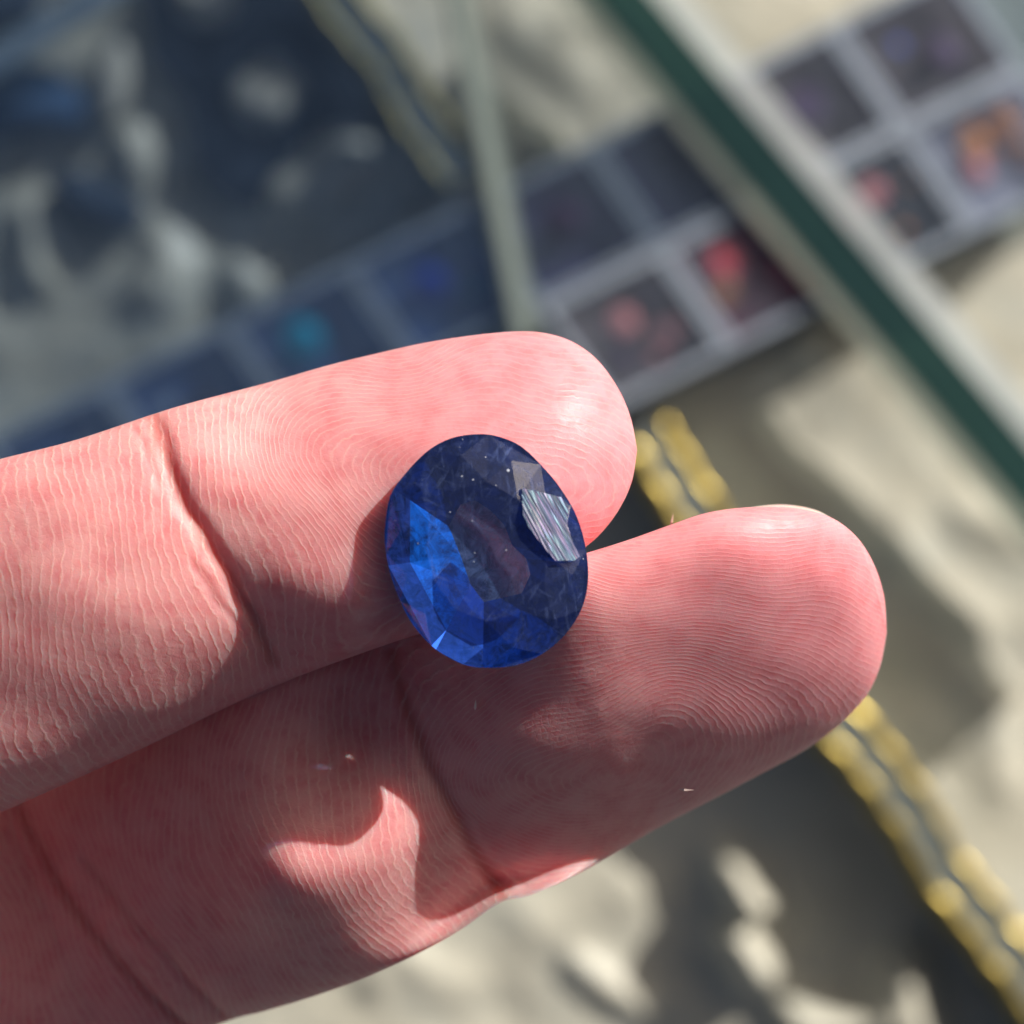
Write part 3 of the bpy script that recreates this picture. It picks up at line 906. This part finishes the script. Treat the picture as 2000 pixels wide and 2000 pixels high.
# skin flakes along the fingers
vs, fs = [], []
for (px, py, z, l, a) in ((1268,981,-.50,.05,1.4),(1295,1490,-.02,.055,.0),(897,1330,.1,.045,1.5),(570,905,.32,.05,.9),(1160,1240,.12,.02,.4),(1265,1165,.15,.02,.4),(590,1015,.32,.05,.3),(1060,1215,.1,.02,1),(1225,1300,.05,.02,.4)):
    p = H(px, py, z); b = len(vs)
    for (u, w, zz) in ((-l,0,-.03),(-l*.3,.008,.01),(l,0,.02),(-l*.3,-.008,.01),(0,0,-.03)):
        vs.append((p.x+u*math.cos(a)-w*math.sin(a), p.y+u*math.sin(a)+w*math.cos(a), p.z+zz))
    fs += [(b,b+1,b+3),(b+1,b+2,b+3),(b,b+4,b+1),(b+4,b+2,b+1),(b,b+3,b+4),(b+3,b+2,b+4)]
fl = link('skin_flakes', mesh('skin_flakes', vs, fs), simple('dry_skin', (.85,.66,.58), .6), hand)
fl['kind'] = 'stuff'

# ------------------------------------------------------------------ the sapphire
GZ = .70       # girdle height over the hand plane
def gp(zx, zy, z):
    """from the close-up grid (3.512 px per source px, origin 700,800) to the world"""
    return H((700 + zx/3.512)*.966, (800 + zy/3.512)*.966, z)
outl = [(820,168),(640,195),(480,280),(330,430),(220,590),(183,800),(185,950),(215,1110),(270,1270),(350,1440),(470,1590),(600,1690),(760,1760),(950,1770),(1130,1740),(1300,1650),(1430,1530),(1530,1370),(1575,1180),(1562,960),(1500,740),(1410,575),(1290,420),(1120,255),(960,185)]
oc = catmull(outl, 4, True)
NG = len(oc)
gc = np.array([880., 980.])
gem = empty('sapphire', gp(880, 980, GZ-.28))
tag(gem, 'oval faceted blue sapphire resting across the two fingers', 'gemstone')
gl0 = gem.location
def gmesh(name, v, f, mats, fm=None):
    me = mesh(name, [Vector(p)-gl0 for p in v], f)
    if name != 'girdle':
        up = -1 if name in ('pavilion', 'culet_window') else 1
        for p_ in me.polygons:
            if p_.normal.z * up < 0: p_.flip()
        me.update()
    o = link(name, me, mats, gem)
    if fm: me.polygons.foreach_set('material_index', fm)
    return o

# materials
def inclusions(t):
    """mask of fine needles, dust and veils inside the stone"""
    def needles(rot, seed, thr):
        m = t.n('ShaderNodeMapping', vector_type='TEXTURE'); m.inputs['Rotation'].default_value = (0, 0, rot); m.inputs['Scale'].default_value = (1/34, 1/4.5, 1/6); m.inputs['Location'].default_value = (seed, seed, 0)
        t.l(t.obj(), m.inputs['Vector'])
        nd = t.noise(1.0, 2, .5, m.outputs[0])
        return t.math('MULTIPLY', t.math('SUBTRACT', nd, thr), 7.0, clamp=True)
    a = needles(.15, 3, .60); b = needles(-.6, 9, .62); c = needles(1.1, 17, .64)
    vo = t.n('ShaderNodeTexVoronoi'); vo.inputs['Scale'].default_value = 14; t.l(t.obj(), vo.inputs['Vector'])
    sx = t.n('ShaderNodeSeparateColor'); t.l(vo.outputs['Color'], sx.inputs[0])
    dust = t.math('MULTIPLY', t.math('LESS_THAN', vo.outputs['Distance'], t.math('MULTIPLY', t.math('POWER', sx.outputs[0], 3.0), .13)), .8)
    veil = t.math('MULTIPLY_ADD', t.noise(7, 6, .75, dist=2.0), 3.6, -1.9, clamp=True)
    s = t.math('ADD', t.math('ADD', a, b), c, clamp=True)
    return s, dust, veil
def gem_crown_mat():
    t = NT('sapphire_crown')
    nd, dust, veil = inclusions(t)
    tr = t.n('ShaderNodeBsdfTransparent'); tr.inputs[0].default_value = (.46,.66,.92,1)
    gls = t.n('ShaderNodeBsdfGlossy'); gls.inputs['Roughness'].default_value = .10
    df = t.n('ShaderNodeBsdfDiffuse'); t.l(t.mixc(dust, (.14,.20,.46), (.75,.8,.9)), df.inputs[0])
    scr = t.noise(60, 3, .7)
    bmp = t.bump(scr, .10, .004)
    t.l(bmp, gls.inputs['Normal'])
    base = t.mixs(t.schlick(.06), tr.outputs[0], gls.outputs[0])
    m = t.math('ADD', t.math('MULTIPLY', nd, .16), t.math('ADD', t.math('MULTIPLY', veil, .22), t.math('MULTIPLY', dust, .8)), clamp=True)
    m = t.math('ADD', m, .08, clamp=True)
    t.l(t.mixs(m, base, df.outputs[0]), t.out.inputs[0])
    return t.m
m_crown = gem_crown_mat()
def striated():
    t = NT('striated_facet')
    m = t.n('ShaderNodeMapping', vector_type='TEXTURE'); m.inputs['Rotation'].default_value = (0, 0, .50); m.inputs['Scale'].default_value = (1/52, 1/2.2, 1)
    t.l(t.obj(), m.inputs['Vector'])
    st = t.noise(1.0, 1.5, .45, m.outputs[0])
    t.p.inputs['Metallic'].default_value = .0
    t.p.inputs['Specular IOR Level'].default_value = 1
    t.p.inputs['IOR'].default_value = 1.77
    t.l(t.ramp(st, [(.46,(.015,.03,.11)),(.60,(.08,.11,.26)),(.72,(.7,.75,.85))]), t.p.inputs['Base Color'])
    t.p.inputs['Roughness'].default_value = .30
    t.p.inputs['Thin Film Thickness'].default_value = 480
    t.l(t.math('MULTIPLY_ADD', st, 900, 150), t.p.inputs['Thin Film Thickness'])
    t.p.inputs['Thin Film IOR'].default_value = 1.33
    gw = t.n('ShaderNodeBsdfGlossy'); gw.inputs['Roughness'].default_value = .28; gw.inputs[0].default_value = (.30,.36,.48,1)
    nb = t.bump(st, 1.0, .020); t.l(nb, t.p.inputs['Normal']); t.l(nb, gw.inputs['Normal'])
    tr = t.n('ShaderNodeBsdfTransparent'); tr.inputs[0].default_value = (.5,.6,.9,1)
    t.l(t.mixs(.5, tr.outputs[0], t.mixs(.55, t.p.outputs[0], gw.outputs[0])), t.out.inputs[0])
    return t.m
m_stri = striated()
def pav_mat(name, col, see=.0, rough=.18, see_tint=(.5,.5,.75)):
    t = NT(name)
    nd, dust, veil = inclusions(t)
    cc = t.mixc(t.math('MULTIPLY_ADD', t.noise(6.5, 6, .75, dist=1.8), 4.2, -1.6, clamp=True), tuple(x*.22 for x in col), tuple(min(1, x*1.45) for x in col))
    cc = t.mixc(t.math('MULTIPLY', nd, .4), cc, tuple(min(1, x*1.6 + .06) for x in col))
    cc = t.mixc(t.math('MULTIPLY', veil, .55), cc, tuple(min(1, x*1.5 + .02) for x in col))
    df = t.n('ShaderNodeBsdfDiffuse'); t.l(cc, df.inputs[0])
    tl = t.n('ShaderNodeBsdfTranslucent'); t.l(cc, tl.inputs[0])
    gls = t.n('ShaderNodeBsdfGlossy'); gls.inputs['Roughness'].default_value = rough; gls.inputs[0].default_value = (.12,.22,.60,1)
    tr = t.n('ShaderNodeBsdfTransparent'); tr.inputs[0].default_value = (*see_tint, 1)
    s = t.mixs(.25, df.outputs[0], tl.outputs[0])
    s = t.mixs(.12 if 'violet' in name else .26, s, gls.outputs[0])
    s = t.mixs(see, s, tr.outputs[0])
    t.l(s, t.out.inputs[0])
    return t.m
m_pav = pav_mat('sapphire_pavilion_lit', (.004,.24,.72), rough=.34)  # left facets painted bright blue for sunlight inside the stone
m_pav3 = pav_mat('sapphire_pavilion_shaded', (.010,.05,.25), rough=.34)  # same stone painted navy for the facets in shade
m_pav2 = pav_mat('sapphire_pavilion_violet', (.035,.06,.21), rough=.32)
m_cul = pav_mat('sapphire_window', (.46,.38,.42), .30, .4, (.62,.60,.70))
m_gird = simple('girdle', (.34,.38,.55), .25, 0, .3, 20, bump=.6, bscale=60)

# crown rings: table outline at about 62 percent, flat facets on 12 points
K = 12
def ring(fr_, off, z, cx=880, cy=980, k=K):
    out = []
    for i in range(k):
        a = 2*math.pi*(i+off)/k
        # ray against outline
        dirv = np.array([math.cos(a), math.sin(a)])
        rel = oc - np.array([880., 980.])
        angs = np.arctan2(rel[:,1], rel[:,0]); da = np.abs(np.angle(np.exp(1j*(angs-a))))
        rr = np.hypot(*rel[np.argmin(da)])
        q = np.array([cx, cy]) + dirv*rr*fr_
        out.append((q[0], q[1], z))
    return out
rimtop = [(p[0], p[1], GZ+.02) for p in oc]
rimbot = [(p[0], p[1], GZ-.035) for p in oc]
def nearest_arc(pts_ring, closed_pts):
    """index on the rim nearest (by angle) to each ring point"""
    res = []
    ra = np.arctan2(oc[:,1]-980, oc[:,0]-880)
    for (x, y, _) in pts_ring:
        a = math.atan2(y-980, x-880)
        res.append(int(np.argmin(np.abs(np.angle(np.exp(1j*(ra-a)))))))
    return res
def arc(i0, i1):
    """rim indices walking from i0 to i1 in increasing-angle direction"""
    # decide direction of the outline
    ra = np.unwrap(np.arctan2(oc[:,1]-980, oc[:,0]-880))
    stp = 1 if ra[-1] > ra[0] else -1
    out = [i0]; i = i0
    while i != i1:
        i = (i+stp) % NG; out.append(i)
    return out
# crown: table ring (K pts), star points between, rim
tab = ring(.60, 0, GZ+.19)
mid = ring(.84, .5, GZ+.115)
ti = nearest_arc(tab, None)
v = [gp(*p) for p in tab] + [gp(*p) for p in mid] + [gp(*p) for p in rimtop]
f = []; fm = []
for i in range(K):
    j = (i+1) % K
    f.append((i, K+i, j)); fm.append(0)                              # star
    # kite from table point j: (mid i, table j, mid j, rim at j)
    f.append((j, K+i, 2*K+ti[j], K+j)); fm.append(0)
    # lower facets between mid i and the rim arc ti[i]..ti[j]
    ar = arc(ti[i], ti[j])
    f.append(tuple([K+i] + [2*K+a for a in ar])); fm.append(0)
crown = gmesh('crown', v, f, [m_crown], fm)
tablef = gmesh('table_facet', [gp(*p) for p in tab], [tuple(range(K))], [m_crown])
# large bright striated facet ground into the crown on the right
sf = [(1120,540,.185),(1270,570,.15),(1390,600,.105),(1440,650,.09),(1435,800,.085),(1475,920,.07),(1520,1005,.055),(1480,1035,.065),(1350,1035,.105),(1260,930,.14),(1170,810,.17),(1130,720,.185)]
n0 = len(sf)
cx_, cy_ = 1310, 800
top = [gp(x, y, GZ+z+.035) for x, y, z in sf]
# flatten onto one plane turned so it mirrors the sun to the lens
c0 = sum(top, Vector())/n0
nv_ = (halfv*.9 + Vector((0,0,.35))).normalized()
nv_ = Vector((.42, .25, .87)).normalized()
for p in top:
    p.z = c0.z - (nv_.x*(p.x-c0.x) + nv_.y*(p.y-c0.y))/nv_.z
bot = [gp(x, y, GZ+.03) for x, y, z in sf]
facet = gmesh('polished_facet', top+bot, [tuple(range(n0))[::-1]] + [(i, (i+1) % n0, n0+(i+1) % n0, n0+i) for i in range(n0)], [m_stri])
facet['label'] = 'bright striated facet with rainbow sheen'
# girdle
v = [gp(*p) for p in rimtop] + [gp(*p) for p in rimbot]
gmesh('girdle', v, [(i, (i+1) % NG, NG+(i+1) % NG, NG+i) for i in range(NG)], [m_gird])
# pavilion: rim -> lower ring -> culet window
culet = [(620,800),(700,650),(800,622),(905,690),(1000,790),(1055,930),(1150,1020),(1180,1130),(1120,1260),(990,1290),(860,1320),(770,1200),(700,1000)]
cul = [(x, y, GZ-.28) for x, y in culet]
KP = len(cul)
low_ring = []
for (x, y, _) in cul:
    a = math.atan2(y-980, x-880)
    rel = oc - np.array([880., 980.])
    angs = np.arctan2(rel[:,1], rel[:,0])
    q = oc[int(np.argmin(np.abs(np.angle(np.exp(1j*(angs-a))))))]
    low_ring.append((x*.30+q[0]*.70, y*.30+q[1]*.70, GZ-.13))
ri = nearest_arc(low_ring, None)
v = [gp(*p) for p in cul] + [gp(*p) for p in low_ring] + [gp(*p) for p in rimbot]
f, fm = [], []
for i in range(KP):
    j = (i+1) % KP
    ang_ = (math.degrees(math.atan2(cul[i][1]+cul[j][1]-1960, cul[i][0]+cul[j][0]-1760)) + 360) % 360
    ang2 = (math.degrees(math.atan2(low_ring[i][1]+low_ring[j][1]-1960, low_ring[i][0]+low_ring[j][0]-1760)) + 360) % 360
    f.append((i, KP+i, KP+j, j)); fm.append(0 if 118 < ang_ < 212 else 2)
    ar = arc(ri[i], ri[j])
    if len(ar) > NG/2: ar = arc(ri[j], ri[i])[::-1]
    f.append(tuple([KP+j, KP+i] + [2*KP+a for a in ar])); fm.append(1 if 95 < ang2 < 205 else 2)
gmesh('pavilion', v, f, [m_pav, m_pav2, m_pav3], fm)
gmesh('culet_window', [gp(*p) for p in cul], [tuple(range(KP))], [m_cul])
